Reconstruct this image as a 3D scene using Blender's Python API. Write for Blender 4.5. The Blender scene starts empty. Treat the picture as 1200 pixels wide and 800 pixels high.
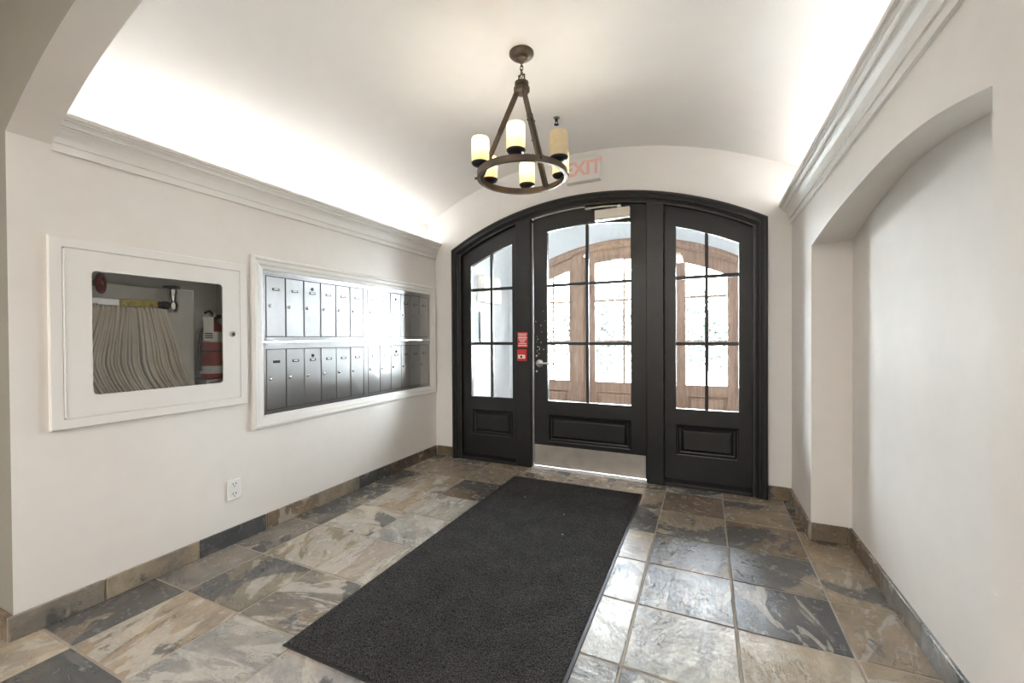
import bpy, bmesh, math, random
from mathutils import Vector, Matrix
random.seed(7)
S = 1.25                      # metres per layout unit (camera height = 1 unit)
scene = bpy.context.scene
C = scene.collection

# ------------------------------------------------------------------ camera
YAW, PITCH, ROLL = .43087, -.0095263, -.0054514
def cam_axes():
    c, s = math.cos(YAW), math.sin(YAW)
    r = Vector((c, s, 0)); f = Vector((-s, c, 0)); u = Vector((0, 0, 1))
    cp, sp = math.cos(PITCH), math.sin(PITCH)
    f2 = f*cp + u*sp; u2 = u*cp - f*sp
    cr, sr = math.cos(ROLL), math.sin(ROLL)
    return r*cr + u2*sr, u2*cr - r*sr, f2
cr_, cu_, cf_ = cam_axes()
cam = bpy.data.cameras.new('camera'); cam.sensor_width = 36; cam.lens = 493.64/1200*36
cam.clip_start = .02; cam.clip_end = 300
co = bpy.data.objects.new('camera', cam); C.objects.link(co)
co.matrix_world = Matrix(((cr_.x, cu_.x, -cf_.x, 0), (cr_.y, cu_.y, -cf_.y, 0), (cr_.z, cu_.z, -cf_.z, S), (0, 0, 0, 1)))
scene.camera = co

# ------------------------------------------------------------------ world, light, exposure
w = bpy.data.worlds.new('overcast_sky'); scene.world = w; w.use_nodes = True
bg = w.node_tree.nodes['Background']; bg.inputs[0].default_value = (.86, .93, 1, 1); bg.inputs[1].default_value = 27.0
COVE_POWER = 6.4
BULB_WATT = .45
LOBBY_FILL_WATT = 40
vs = scene.view_settings
vs.view_transform = 'Standard'; vs.look = 'None'; vs.gamma = 1; vs.use_curve_mapping = False; vs.exposure = 1.72

def area_light(name, loc, rot, sx, sy, watt, col):
    l = bpy.data.lights.new(name, 'AREA'); l.shape = 'RECTANGLE'; l.size = sx; l.size_y = sy; l.energy = watt; l.color = col
    o = bpy.data.objects.new(name, l); C.objects.link(o); o.location = Vector(loc)*S; o.rotation_euler = rot
    return o
area_light('lobby_fill_light', (-1.0, -1.9, 2.36), (0, 0, 0), 1.6, 1.0, LOBBY_FILL_WATT, (1, .96, .92))  # added fill to brighten the foreground, not a known lobby fixture
for nm, py in (('inner_door_portal', 3.16), ('outer_door_portal', 4.75)):
    p = area_light(nm, (-.788, py, 1.1), (math.radians(-90), 0, 0), 2.2*S, 1.75*S, 1, (1, 1, 1)); p.data.cycles.is_portal = True

# ------------------------------------------------------------------ helpers
class MB:
    def __init__(s): s.v = []; s.f = []
    def add(s, vs, fs):
        n = len(s.v); s.v += [tuple(p) for p in vs]; s.f += [tuple(i+n for i in q) for q in fs]; return s
    def box(s, x0, x1, y0, y1, z0, z1):
        return s.add([(x0,y0,z0),(x1,y0,z0),(x1,y1,z0),(x0,y1,z0),(x0,y0,z1),(x1,y0,z1),(x1,y1,z1),(x0,y1,z1)],
                     [(0,3,2,1),(4,5,6,7),(0,1,5,4),(1,2,6,5),(2,3,7,6),(3,0,4,7)])
    def quad(s, a, b, c, d): return s.add([a,b,c,d], [(0,1,2,3)])
    def prism(s, poly, ax, a, b):
        def P(u, v, t): return {'x': (t,u,v), 'y': (u,t,v), 'z': (u,v,t)}[ax]
        n = len(poly)
        return s.add([P(u,v,a) for u,v in poly]+[P(u,v,b) for u,v in poly],
                     [tuple(range(n))[::-1], tuple(range(n,2*n))]+[(i,(i+1)%n,n+(i+1)%n,n+i) for i in range(n)])
    def strip(s, x0, x1, lo, hi, y0, y1, n=12):
        """solid slab in the xz plane between two height functions"""
        L = lo if callable(lo) else (lambda x: lo); H = hi if callable(hi) else (lambda x: hi)
        xs = [x0+(x1-x0)*i/n for i in range(n+1)]
        vs = []
        for x in xs: vs += [(x,y0,L(x)),(x,y0,H(x)),(x,y1,H(x)),(x,y1,L(x))]
        fs = [(0,1,2,3), tuple(4*n+i for i in (3,2,1,0))]
        for i in range(n):
            a = 4*i; b = a+4
            fs += [(a,b,b+1,a+1),(a+1,b+1,b+2,a+2),(a+2,b+2,b+3,a+3),(a+3,b+3,b,a)]
        return s.add(vs, fs)
    def lathe(s, prof, c=(0,0,0), n=20, ax='z', cap=True):
        vs = []; m = len(prof)
        for k in range(n):
            t = 2*math.pi*k/n
            for r, h in prof:
                a, b = r*math.cos(t), r*math.sin(t)
                p = {'z': (a,b,h), 'y': (a,h,b), 'x': (h,a,b)}[ax]
                vs.append((c[0]+p[0], c[1]+p[1], c[2]+p[2]))
        fs = [(k*m+i, ((k+1)%n)*m+i, ((k+1)%n)*m+i+1, k*m+i+1) for k in range(n) for i in range(m-1)]
        if cap: fs += [tuple(k*m for k in range(n))[::-1], tuple(k*m+m-1 for k in range(n))]
        return s.add(vs, fs)
    def tube(s, path, r, n=8, closed=False, sec=None, up=None):
        """round tube, or with sec = [(u, v)] a swept section (u along `up`, v across)"""
        P = [Vector(p) for p in path]; m = len(P); sec_ = sec or [(r*math.cos(2*math.pi*k/n), r*math.sin(2*math.pi*k/n)) for k in range(n)]
        n = len(sec_); vs = []; prev = None
        for i in range(m):
            a = P[(i-1) % m] if (closed or i > 0) else P[i]; b = P[(i+1) % m] if (closed or i < m-1) else P[i]
            t = (b-a).normalized()
            if up is not None: u = Vector(up); u = (u - t*u.dot(t)).normalized()
            else:
                if prev is None: prev = Vector((0,0,1)) if abs(t.z) < .9 else Vector((1,0,0))
                u = (prev - t*prev.dot(t)).normalized(); prev = u
            w_ = t.cross(u)
            for (p, q) in sec_: vs.append(P[i] + u*p + w_*q)
        fs = []
        for i in range(m if closed else m-1):
            j = (i+1) % m
            fs += [(i*n+k, i*n+(k+1)%n, j*n+(k+1)%n, j*n+k) for k in range(n)]
        if not closed: fs += [tuple(range(n))[::-1], tuple((m-1)*n+k for k in range(n))]
        return s.add(vs, fs)
    def mesh(s, name, org=(0,0,0), bevel=0, smooth=False, seg=1):
        o = Vector(org); me = bpy.data.meshes.new(name)
        bm = bmesh.new()
        bv = [bm.verts.new((Vector(p)-o)*S) for p in s.v]
        for q in s.f:
            try: bm.faces.new([bv[i] for i in q])
            except ValueError: pass
        bmesh.ops.recalc_face_normals(bm, faces=bm.faces)
        if bevel:
            ed = [e for e in bm.edges if len(e.link_faces) == 2 and e.calc_face_angle(0) > .5]
            bmesh.ops.bevel(bm, geom=ed, offset=bevel*S, segments=seg, profile=.6, affect='EDGES', clamp_overlap=True)
        bm.to_mesh(me); bm.free()
        if smooth: me.polygons.foreach_set('use_smooth', [True]*len(me.polygons)); me.set_sharp_from_angle(angle=.7)
        return me
    def build(s, name, mat, parent=None, org=None, bevel=0, smooth=False, seg=1):
        o_ = Vector(ORG[parent.name]) if parent is not None else Vector(org if org is not None else s.base())
        me = s.mesh(name, o_, bevel, smooth, seg); me.materials.append(mat)
        o = bpy.data.objects.new(name, me); C.objects.link(o)
        if parent is not None: o.parent = parent
        else: o.location = o_*S
        ORG[o.name] = tuple(o_); return o
    def base(s):
        xs = [p[0] for p in s.v]; ys = [p[1] for p in s.v]; zs = [p[2] for p in s.v]
        return ((min(xs)+max(xs))/2, (min(ys)+max(ys))/2, min(zs))
ORG = {}
def thing(name, loc, label=None, cat=None, group=None, kind=None):
    o = bpy.data.objects.new(name, None); C.objects.link(o); o.location = Vector(loc)*S; o.empty_display_size = .1
    ORG[o.name] = tuple(loc); return tag(o, label, cat, group, kind)
def tag(o, label=None, cat=None, group=None, kind=None):
    if label: o['label'] = label
    if cat: o['category'] = cat
    if group: o['group'] = group
    if kind: o['kind'] = kind
    return o
def struct(o, label=None): return tag(o, label, None, None, 'structure')
def text_part(txt, name, mat, parent, size, depth, M, spacing=1.0):
    cu = bpy.data.curves.new(name, 'FONT'); cu.body = txt; cu.size = size*S; cu.extrude = depth*S; cu.align_x = 'CENTER'; cu.align_y = 'CENTER'; cu.offset = .004*S; cu.space_character = spacing
    t = bpy.data.objects.new(name, cu); C.objects.link(t)
    dg = bpy.context.evaluated_depsgraph_get(); me = bpy.data.meshes.new_from_object(t.evaluated_get(dg))
    bpy.data.objects.remove(t); bpy.data.curves.remove(cu)
    M2 = M.copy(); M2.translation = (M.translation - Vector(ORG[parent.name]))*S
    me.transform(M2); me.name = name; me.materials.clear(); me.materials.append(mat)
    o = bpy.data.objects.new(name, me); C.objects.link(o); o.parent = parent; ORG[o.name] = ORG[parent.name]; return o

# ------------------------------------------------------------------ materials
class NT:
    def __init__(s, name):
        s.m = bpy.data.materials.new(name); s.m.use_nodes = True; s.t = s.m.node_tree; s.n = s.t.nodes; s.b = s.n['Principled BSDF']; s.out = s.n['Material Output']
    def N(s, ty, **k):
        o = s.n.new(ty)
        for a, b in k.items(): setattr(o, a, b)
        return o
    def L(s, a, b): s.t.links.new(a, b)
    def noise(s, scale, detail=4, dist=0, vec=None, rough=.5):
        o = s.N('ShaderNodeTexNoise'); o.inputs['Scale'].default_value = scale; o.inputs['Detail'].default_value = detail; o.inputs['Distortion'].default_value = dist; o.inputs['Roughness'].default_value = rough
        if vec is not None: s.L(vec, o.inputs['Vector'])
        return o.outputs['Fac']
    def ramp(s, fac, stops):
        o = s.N('ShaderNodeValToRGB'); e = o.color_ramp.elements
        while len(e) < len(stops): e.new(.5)
        for q, (p, c) in zip(e, stops): q.position = p; q.color = c if len(c) == 4 else (*c, 1)
        s.L(fac, o.inputs[0]); return o.outputs[0]
    def mix(s, fac, a, b, mode='MIX'):
        o = s.N('ShaderNodeMix', data_type='RGBA', blend_type=mode)
        for i, x in ((0, fac), (6, a), (7, b)):
            if isinstance(x, (int, float)): o.inputs[i].default_value = x
            elif isinstance(x, tuple): o.inputs[i].default_value = x if len(x) == 4 else (*x, 1)
            else: s.L(x, o.inputs[i])
        return o.outputs[2]
    def math(s, op, a, b=0.0, c=None):
        o = s.N('ShaderNodeMath', operation=op)
        for i, x in enumerate((a, b) if c is None else (a, b, c)):
            if isinstance(x, (int, float)): o.inputs[i].default_value = x
            else: s.L(x, o.inputs[i])
        return o.outputs[0]
    def pos(s): return s.N('ShaderNodeNewGeometry').outputs['Position']
    def bump(s, h, strength=.2, dist=.01):
        o = s.N('ShaderNodeBump'); o.inputs['Strength'].default_value = strength; o.inputs['Distance'].default_value = dist; s.L(h, o.inputs['Height']); s.L(o.outputs[0], s.b.inputs['Normal']); return o
    def set(s, **k):
        for a, b in k.items():
            i = s.b.inputs[a.replace('_', ' ')]
            if isinstance(b, (int, float)): i.default_value = b
            elif isinstance(b, tuple): i.default_value = b if len(b) == 4 else (*b, 1)
            else: s.L(b, i)
        return s
def plain(name, col, rough=.5, metal=0, var=.06, bump=0, bscale=60, **k):
    t = NT(name); n = t.noise(9, 5, 0, t.pos())
    lo = tuple(max(0, c*(1-var)) for c in col); hi = tuple(min(1, c*(1+var)) for c in col)
    t.set(Base_Color=t.ramp(n, [(.3, lo), (.7, hi)]), Roughness=rough, Metallic=metal, **k)
    if bump: t.bump(t.noise(bscale, 6, 0, t.pos()), bump, .004)
    return t.m
M = {}
M['wall'] = plain('painted_wall', (.80, .765, .725), .62, var=.015, bump=.06, bscale=220)
M['ceil'] = plain('vault_paint', (.86, .845, .825), .7, var=.01, bump=.05, bscale=200)
M['trim'] = plain('trim_paint', (.82, .80, .765), .35, var=.01)
M['cabinet'] = plain('cabinet_enamel', (.82, .80, .77), .3, var=.01)
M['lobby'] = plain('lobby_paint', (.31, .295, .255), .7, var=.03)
M['black'] = plain('black_door_paint', (.0075, .0080, .0083), .38, var=.3, bump=.05, bscale=90, Specular_IOR_Level=.55)
M['steel'] = plain('brushed_steel', (.62, .61, .59), .28, 1.0, var=.06)
M['kick'] = plain('kick_plate_steel', (.60, .57, .53), .42, 1.0, var=.1, bump=.04, bscale=150)
M['chrome'] = plain('chrome', (.78, .78, .78), .12, 1.0, var=.02)
M['alu'] = plain('aluminium_strip', (.8, .8, .8), .35, .6, var=.03)
M['bronze'] = plain('weathered_bronze', (.105, .082, .062), .42, .75, var=.3)
M['darkcup'] = plain('dark_iron_cup', (.035, .033, .034), .4, .6, var=.2)
M['white'] = plain('white_plastic', (.82, .82, .80), .35, var=.01)
M['beige'] = plain('beige_plastic', (.72, .68, .60), .4, var=.02)
M['red'] = plain('red_plastic', (.62, .035, .03), .4, var=.08)
M['darkred'] = plain('red_valve_enamel', (.20, .02, .02), .35, var=.3)
M['blackp'] = plain('black_plastic', (.012, .012, .013), .4, var=.2)
M['letter'] = plain('white_print', (.85, .82, .80), .5, var=.02)
M['rubber'] = plain('black_rubber', (.012, .012, .013), .55, var=.2)
M['grout'] = plain('floor_grout', (.33, .29, .24), .85, var=.15, bump=.3, bscale=150)
M['interior'] = plain('cabinet_interior', (.84, .83, .80), .5, var=.04)
M['hose'] = plain('canvas_hose', (.86, .81, .71), .85, var=.08, bump=.2, bscale=400)
M['extred'] = plain('extinguisher_red', (.40, .045, .04), .3, var=.06)
M['brass'] = plain('old_brass', (.35, .27, .12), .35, 1.0, var=.1)
M['vest'] = plain('vestibule_paint', (.80, .82, .84), .6, var=.01)
M['pave'] = plain('pale_pavement', (.50, .50, .48), .9, var=.1, bump=.2)
M['grass'] = plain('lawn', (.10, .18, .06), .9, var=.4, bump=.4)
M['bark'] = plain('bark', (.12, .09, .07), .9, var=.3, bump=.5)
M['leaf'] = plain('leaf_green', (.009, .017, .0115), .6, var=.5)
M['stucco'] = plain('pale_stucco', (.6, .58, .55), .9, var=.05, bump=.2)
M['roof'] = plain('grey_shingle', (.18, .17, .17), .9, var=.2)

def wood():
    t = NT('oak_door_wood'); mp = t.N('ShaderNodeMapping'); mp.inputs['Scale'].default_value = (14, 14, 1.2); t.L(t.pos(), mp.inputs[0])
    n = t.noise(2.5, 7, 1.2, mp.outputs[0])
    t.set(Base_Color=t.ramp(n, [(.25, (.28, .17, .115)), (.5, (.42, .275, .20)), (.75, (.52, .36, .27))]), Roughness=.4)
    t.bump(n, .12, .004); return t.m
M['wood'] = wood()

def glass():
    t = NT('clear_glass'); t.n.remove(t.b)
    tr = t.N('ShaderNodeBsdfTransparent'); tr.inputs[0].default_value = (.985, .992, .99, 1)
    gl = t.N('ShaderNodeBsdfGlossy'); gl.inputs['Roughness'].default_value = .004
    fr = t.N('ShaderNodeFresnel'); fr.inputs[0].default_value = 1.45
    mx = t.N('ShaderNodeMixShader'); t.L(fr.outputs[0], mx.inputs[0]); t.L(tr.outputs[0], mx.inputs[1]); t.L(gl.outputs[0], mx.inputs[2])
    t.L(mx.outputs[0], t.out.inputs[0]); return t.m
M['glass'] = glass()

def mirror_steel():
    t = NT('polished_mailbox_steel')
    tc = t.N('ShaderNodeTexCoord').outputs['Object']; rnd = t.N('ShaderNodeObjectInfo').outputs['Random']
    ad = t.N('ShaderNodeVectorMath', operation='ADD'); t.L(tc, ad.inputs[0])
    cb = t.N('ShaderNodeCombineXYZ'); t.L(t.math('MULTIPLY', rnd, 40), cb.inputs[0]); t.L(t.math('MULTIPLY', rnd, 17), cb.inputs[2]); t.L(cb.outputs[0], ad.inputs[1])
    t.n.remove(t.b); bp = t.N('ShaderNodeBump'); bp.inputs['Strength'].default_value = .35; bp.inputs['Distance'].default_value = .02
    t.L(t.noise(3.0, 2, .6, ad.outputs[0]), bp.inputs['Height'])
    g = []; tg = t.N('ShaderNodeTangent', direction_type='RADIAL', axis='Z')
    for r, an in ((.10, 0), (.30, -.58)):      # horizontally brushed sheet: wide blur along the grain's cross direction
        q = t.N('ShaderNodeBsdfAnisotropic'); q.inputs['Color'].default_value = (.47, .47, .467, 1); q.inputs['Roughness'].default_value = r; q.inputs['Anisotropy'].default_value = an
        t.L(bp.outputs[0], q.inputs['Normal']); t.L(tg.outputs[0], q.inputs['Tangent']); g.append(q)
    mx = t.N('ShaderNodeMixShader'); mx.inputs[0].default_value = .90; t.L(g[0].outputs[0], mx.inputs[1]); t.L(g[1].outputs[0], mx.inputs[2])
    t.L(mx.outputs[0], t.out.inputs[0]); return t.m
M['mirror'] = mirror_steel()

def slate():
    t = NT('slate_tile'); oi = t.N('ShaderNodeObjectInfo'); tc = t.N('ShaderNodeTexCoord').outputs['Object']
    rnd = oi.outputs['Random']
    ad = t.N('ShaderNodeVectorMath', operation='ADD'); t.L(tc, ad.inputs[0])
    cb = t.N('ShaderNodeCombineXYZ'); t.L(t.math('MULTIPLY', rnd, 63), cb.inputs[0]); t.L(t.math('MULTIPLY', rnd, 31), cb.inputs[1]); t.L(t.math('MULTIPLY', rnd, 17), cb.inputs[2]); t.L(cb.outputs[0], ad.inputs[1])
    vr = t.N('ShaderNodeVectorRotate', rotation_type='Z_AXIS'); t.L(ad.outputs[0], vr.inputs['Vector']); t.L(t.math('MULTIPLY', rnd, 9.0), vr.inputs['Angle'])
    V = vr.outputs[0]
    mp = t.N('ShaderNodeMapping'); mp.inputs['Scale'].default_value = (1.3, 4.2, 3); t.L(V, mp.inputs[0]); W = mp.outputs[0]
    col = oi.outputs['Color']
    n1 = t.noise(3.2, 10, .35, V, .60); n2 = t.noise(2.6, 11, .5, W, .66); n3 = t.noise(2.1, 9, .9, W, .58); n4 = t.noise(1.9, 9, .7, V, .60); fine = t.noise(110, 5, 0, V, .7); mid = t.noise(16, 8, .5, V, .68)
    c = t.mix(t.ramp(n1, [(.34, (0, 0, 0)), (.66, (1, 1, 1))]), t.mix(1.0, col, (.74, .76, .80), 'MULTIPLY'), t.mix(1.0, col, (1.22, 1.18, 1.10), 'MULTIPLY'))
    c = t.mix(t.ramp(n2, [(.36, (0, 0, 0)), (.64, (1, 1, 1))]), t.mix(1.0, c, (.78, .77, .76), 'MULTIPLY'), t.mix(1.0, c, (1.12, 1.11, 1.09), 'MULTIPLY'))
    rust = t.ramp(t.noise(3.0, 8, .6, V, .6), [(.54, (0, 0, 0)), (.66, (1, 1, 1))])
    c = t.mix(t.math('MULTIPLY', rust, .22), c, t.mix(1.0, c, (1.15, .86, .58), 'MULTIPLY'))
    li = t.math('DIVIDE', oi.outputs['Object Index'], 100)
    lf = t.math('MINIMUM', 1.0, t.math('MULTIPLY', t.math('MAXIMUM', t.math('SUBTRACT', t.math('ADD', n3, t.math('MULTIPLY', li, .24)), .63), 0), 30))
    c = t.mix(t.math('MULTIPLY', lf, .55), c, (.56, .52, .455))
    df = t.math('MINIMUM', 1.0, t.math('MULTIPLY', t.math('MAXIMUM', t.math('SUBTRACT', t.math('ADD', n4, t.math('MULTIPLY', oi.outputs['Alpha'], .26)), .63), 0), 40))
    c = t.mix(t.math('MULTIPLY', df, .80), c, t.mix(mid, (.040, .043, .047), (.125, .13, .135)))
    ck = t.ramp(t.math('ABSOLUTE', t.math('SUBTRACT', n2, .5)), [(0, (1, 1, 1)), (.006, (0, 0, 0))])
    crack = t.math('MULTIPLY', ck, t.ramp(t.noise(5, 2, 0, V), [(.50, (0, 0, 0)), (.60, (1, 1, 1))]))
    c = t.mix(t.math('MULTIPLY', crack, .85), c, (.05, .045, .04))
    c = t.mix(t.math('MULTIPLY', t.ramp(mid, [(.46, (0, 0, 0)), (.62, (1, 1, 1))]), .45), c, t.mix(1.0, c, (.58, .58, .58), 'MULTIPLY'))
    rg = t.ramp(mid, [(.3, (.16, .16, .16)), (.75, (.34, .34, .34))])
    t.set(Base_Color=c, Roughness=rg)
    ter = t.math('ADD', t.math('MULTIPLY', t.math('SNAP', n2, .05), .6), t.math('MULTIPLY', t.math('SNAP', n1, .06), .7))
    h = t.math('ADD', t.math('MULTIPLY', ter, 1.1), t.math('ADD', t.math('MULTIPLY', n1, .7), t.math('MULTIPLY', mid, .28)))
    h = t.math('ADD', h, t.math('SUBTRACT', t.math('MULTIPLY', fine, .03), t.math('MULTIPLY', crack, .12)))
    h = t.math('ADD', h, t.math('MULTIPLY', df, -.07))
    t.bump(h, .6, .017); return t.m
M['slate'] = slate()

def carpet():
    t = NT('charcoal_carpet'); p = t.pos(); n = t.noise(190, 3, 0, p, .85); b = t.noise(7, 5, .5, p)
    c = t.mix(t.ramp(n, [(.40, (0, 0, 0)), (.62, (1, 1, 1))]), (.005, .005, .0055), (.085, .083, .083))
    c = t.mix(t.ramp(b, [(.3, (0, 0, 0)), (.7, (1, 1, 1))]), t.mix(1.0, c, (.8, .8, .81), 'MULTIPLY'), t.mix(1.0, c, (1.12, 1.11, 1.1), 'MULTIPLY'))
    t.set(Base_Color=c, Roughness=.95, Specular_IOR_Level=.1); return t.m
M['carpet'] = carpet()

def emit(name, col, strength):
    t = NT(name); t.set(Base_Color=(.8, .8, .8), Emission_Color=col, Emission_Strength=strength); return t.m
M['cove'] = emit('cove_strip_light', (1, .965, .93), COVE_POWER)
M['glow'] = emit('lobby_fill_glow', (1, .93, .84), 4)  # emission of the added lobby fill panel

def shade_mat():
    t = NT('cream_alabaster_glass'); t.n.remove(t.b)
    n = t.ramp(t.noise(25, 4, 1, t.pos()), [(.3, (.86, .76, .56)), (.7, (.92, .84, .66))])
    d = t.N('ShaderNodeBsdfDiffuse'); tl = t.N('ShaderNodeBsdfTranslucent'); t.L(n, d.inputs[0]); t.L(n, tl.inputs[0])
    mx = t.N('ShaderNodeMixShader'); mx.inputs[0].default_value = .5; t.L(d.outputs[0], mx.inputs[1]); t.L(tl.outputs[0], mx.inputs[2])
    t.L(mx.outputs[0], t.out.inputs[0]); return t.m
M['shade'] = shade_mat()
M['exitred'] = plain('exit_red', (.88, .55, .51), .5, var=.03)
def yellow_label():
    t = NT('yellow_rack_label'); n = t.noise(60, 3, 1.0, t.pos())
    t.set(Base_Color=t.ramp(n, [(.42, (.55, .45, .04)), (.52, (.50, .42, .05)), (.60, (.30, .20, .06))]), Roughness=.5); return t.m
M['yellow'] = yellow_label()

# ------------------------------------------------------------------ layout constants
XL, XR, YB = -2.103, .472, 3.01           # left wall, right wall, back wall faces
YF0, YF1 = .573, .68                      # near arch wall
YN0, YN1, XN = 1.06, 2.497, .635          # niche
ZC0, ZC1 = 1.672, 1.795                   # crown
VX, VHALF, VSP, VAP = -.8125, 1.3675, 1.975, 2.34
VR = (VHALF**2+(VAP-VSP)**2)/(2*(VAP-VSP)); VZ = VAP-VR
def vault(x): return VZ+math.sqrt(VR*VR-(x-VX)**2)
FX, FR, FZ = -.788, 2.26, -.23            # door frame arc
def arc(off): return lambda x: FZ+math.sqrt((FR-off)**2-(x-FX)**2)
def garc(x): return 1.823-2.177+math.sqrt(2.177**2-(x+.785)**2)
HB = .082

# ------------------------------------------------------------------ walls
def wall_x(name, x, xb, y0, y1, z0, z1, holes, mat, label):
    ys = sorted({y0, y1, *[h[0] for h in holes], *[h[1] for h in holes]}); zs = sorted({z0, z1, *[h[2] for h in holes], *[h[3] for h in holes]})
    m = MB()
    for i in range(len(ys)-1):
        for j in range(len(zs)-1):
            a, b, c, d = ys[i], ys[i+1], zs[j], zs[j+1]
            if any(h[0] <= a and b <= h[1] and h[2] <= c and d <= h[3] for h in holes): continue
            m.quad((x,a,c),(x,b,c),(x,b,d),(x,a,d)); m.quad((xb,a,c),(xb,b,c),(xb,b,d),(xb,a,d))
    for a, b, c, d in holes+[(y0, y1, z0, z1)]:
        for p, q in (((a,c),(b,c)),((b,c),(b,d)),((b,d),(a,d)),((a,d),(a,c))):
            m.quad((x,*p),(x,*q),(xb,*q),(xb,*p))
    me = m.build(name, mat); return struct(me, label)
CABH = (.70, 1.335, .71, 1.335); MBH = (1.452, 2.938, .59, 1.386)
wall_x('wall_left', XL, XL-.2, YF1, YB+.1, -.05, ZC1-.003, [CABH, MBH], M['wall'], 'cream painted side wall carrying the mailboxes')

def interp(pts):
    def f(y):
        if y <= pts[0][0]: return pts[0][1]
        for k in range(len(pts)-1):
            (a, za), (b, zb) = pts[k], pts[k+1]
            if y <= b:
                t = (y-a)/(b-a)
                m0 = (pts[min(k+1, len(pts)-1)][1]-pts[max(k-1, 0)][1])/(pts[min(k+1, len(pts)-1)][0]-pts[max(k-1, 0)][0])
                m1 = (pts[min(k+2, len(pts)-1)][1]-za)/(pts[min(k+2, len(pts)-1)][0]-a)
                h = b-a
                return (2*t**3-3*t*t+1)*za+(t**3-2*t*t+t)*h*m0+(-2*t**3+3*t*t)*zb+(t**3-t*t)*h*m1
        return pts[-1][1]
    return f
nf = interp([(1.06, 1.451), (1.184, 1.48), (1.336, 1.505), (1.545, 1.517), (1.851, 1.507), (2.126, 1.488), (2.497, 1.443)])
nb = interp([(1.06, 1.47), (1.41, 1.54), (1.62, 1.566), (1.925, 1.570), (2.23, 1.522), (2.497, 1.455)])
m = MB(); N = 36; xo = .80; zt = ZC1-.003
for a, b in ((YF1, YN0), (YN1, YB+.1)):
    m.quad((XR,a,-.05),(XR,b,-.05),(XR,b,zt),(XR,a,zt))
for i in range(N):
    a = YN0+(YN1-YN0)*i/N; b = YN0+(YN1-YN0)*(i+1)/N
    m.quad((XR,a,nf(a)),(XR,b,nf(b)),(XR,b,zt),(XR,a,zt))
    m.quad((XR,a,nf(a)),(XR,b,nf(b)),(XN,b,nb(b)),(XN,a,nb(a)))
    m.quad((XN,a,-.05),(XN,b,-.05),(XN,b,nb(b)),(XN,a,nb(a)))
for y in (YN0, YN1): m.quad((XR,y,-.05),(XN,y,-.05),(XN,y,nb(y)),(XR,y,nf(y)))
m.quad((XR,YF1-.02,zt),(XR,YB+.1,zt),(xo,YB+.1,zt),(xo,YF1-.02,zt)); m.quad((xo,YF1-.02,-.05),(xo,YB+.1,-.05),(xo,YB+.1,zt),(xo,YF1-.02,zt))
m.quad((XR,YB+.1,-.05),(xo,YB+.1,-.05),(xo,YB+.1,zt),(XR,YB+.1,zt)); m.quad((XR,YF1-.02,-.05),(xo,YF1-.02,-.05),(xo,YF1-.02,zt),(XR,YF1-.02,zt))
struct(m.build('wall_right', M['wall']), 'cream side wall with a tall arched niche')

def arched_wall(name, y0, y1, xa, xb, ox0, ox1, top_open, ztop, mat, label):
    m = MB()
    m.strip(xa, ox0, -.05, ztop, y0, y1, 1); m.strip(ox1, xb, -.05, ztop, y0, y1, 1)
    m.strip(ox0, ox1, top_open, ztop, y0, y1, 40)
    return struct(m.build(name, mat), label)
arched_wall('wall_back', YB, YB+.1, -2.4, .8, FX-1.075, FX+1.075, arc(.055), 2.5, M['ceil'], 'cream end wall around the arched black door')
AR, AZ, AX = 2.25, 2.097-2.25, (XL+XR)/2
def near_arc(x): return AZ+math.sqrt(max(0, AR*AR-(x-AX)**2))
wf = arched_wall('wall_front', YF0, YF1, -4.2, 2.6, XL, XR, near_arc, 2.75, M['wall'], 'near wall pierced by a wide segmental arch')
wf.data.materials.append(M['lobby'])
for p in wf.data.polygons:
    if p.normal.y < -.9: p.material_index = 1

# vaulted ceiling with recessed cove sides
m = MB(); n = 48
for i in range(n):
    a = VX-VHALF+2*VHALF*i/n; b = VX-VHALF+2*VHALF*(i+1)/n
    m.quad((a,YF1-.02,vault(a)),(b,YF1-.02,vault(b)),(b,YB+.05,vault(b)),(a,YB+.05,vault(a)))
for sgn in (-1, 1):
    x = VX+sgn*VHALF; m.quad((x,YF1-.02,ZC1-.01),(x,YB+.05,ZC1-.01),(x,YB+.05,VSP),(x,YF1-.02,VSP))
me = m.build('ceiling', M['ceil'], smooth=True); struct(me, 'white barrel vaulted ceiling')

# crowns
PROF = [(0, 1.670), (.011, 1.670), (.011, 1.699), (.018, 1.699), (.018, 1.707), (.020, 1.720), (.026, 1.734), (.036, 1.747), (.040, 1.7495), (.040, 1.7545), (.049, 1.7545), (.050, 1.765), (.054, 1.770), (.0535, 1.7735), (.061, 1.7735), (.061, 1.782), (.070, 1.782), (.070, 1.797), (0, 1.797)]
for nm, sgn, x, lab in (('trim_1', 1, XL, 'stepped crown moulding above the mailboxes'), ('trim_2', -1, XR, 'stepped crown moulding above the arched niche')):
    m = MB(); m.prism([(x+sgn*p, z) for p, z in PROF], 'y', YF1, YB)
    cw = struct(m.build(nm, M['trim']), lab)
    # lamp strip lying on the ledge behind the lip
    c = x+sgn*.026
    MB().box(c-.014, c+.014, YF1+.05, YB-.05, ZC1+.0025, ZC1+.006).build('lamp_housing', M['white'], cw)
    MB().box(c-.012, c+.012, YF1+.06, YB-.06, ZC1+.006, ZC1+.010).build('lamp_strip', M['cove'], cw)

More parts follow.
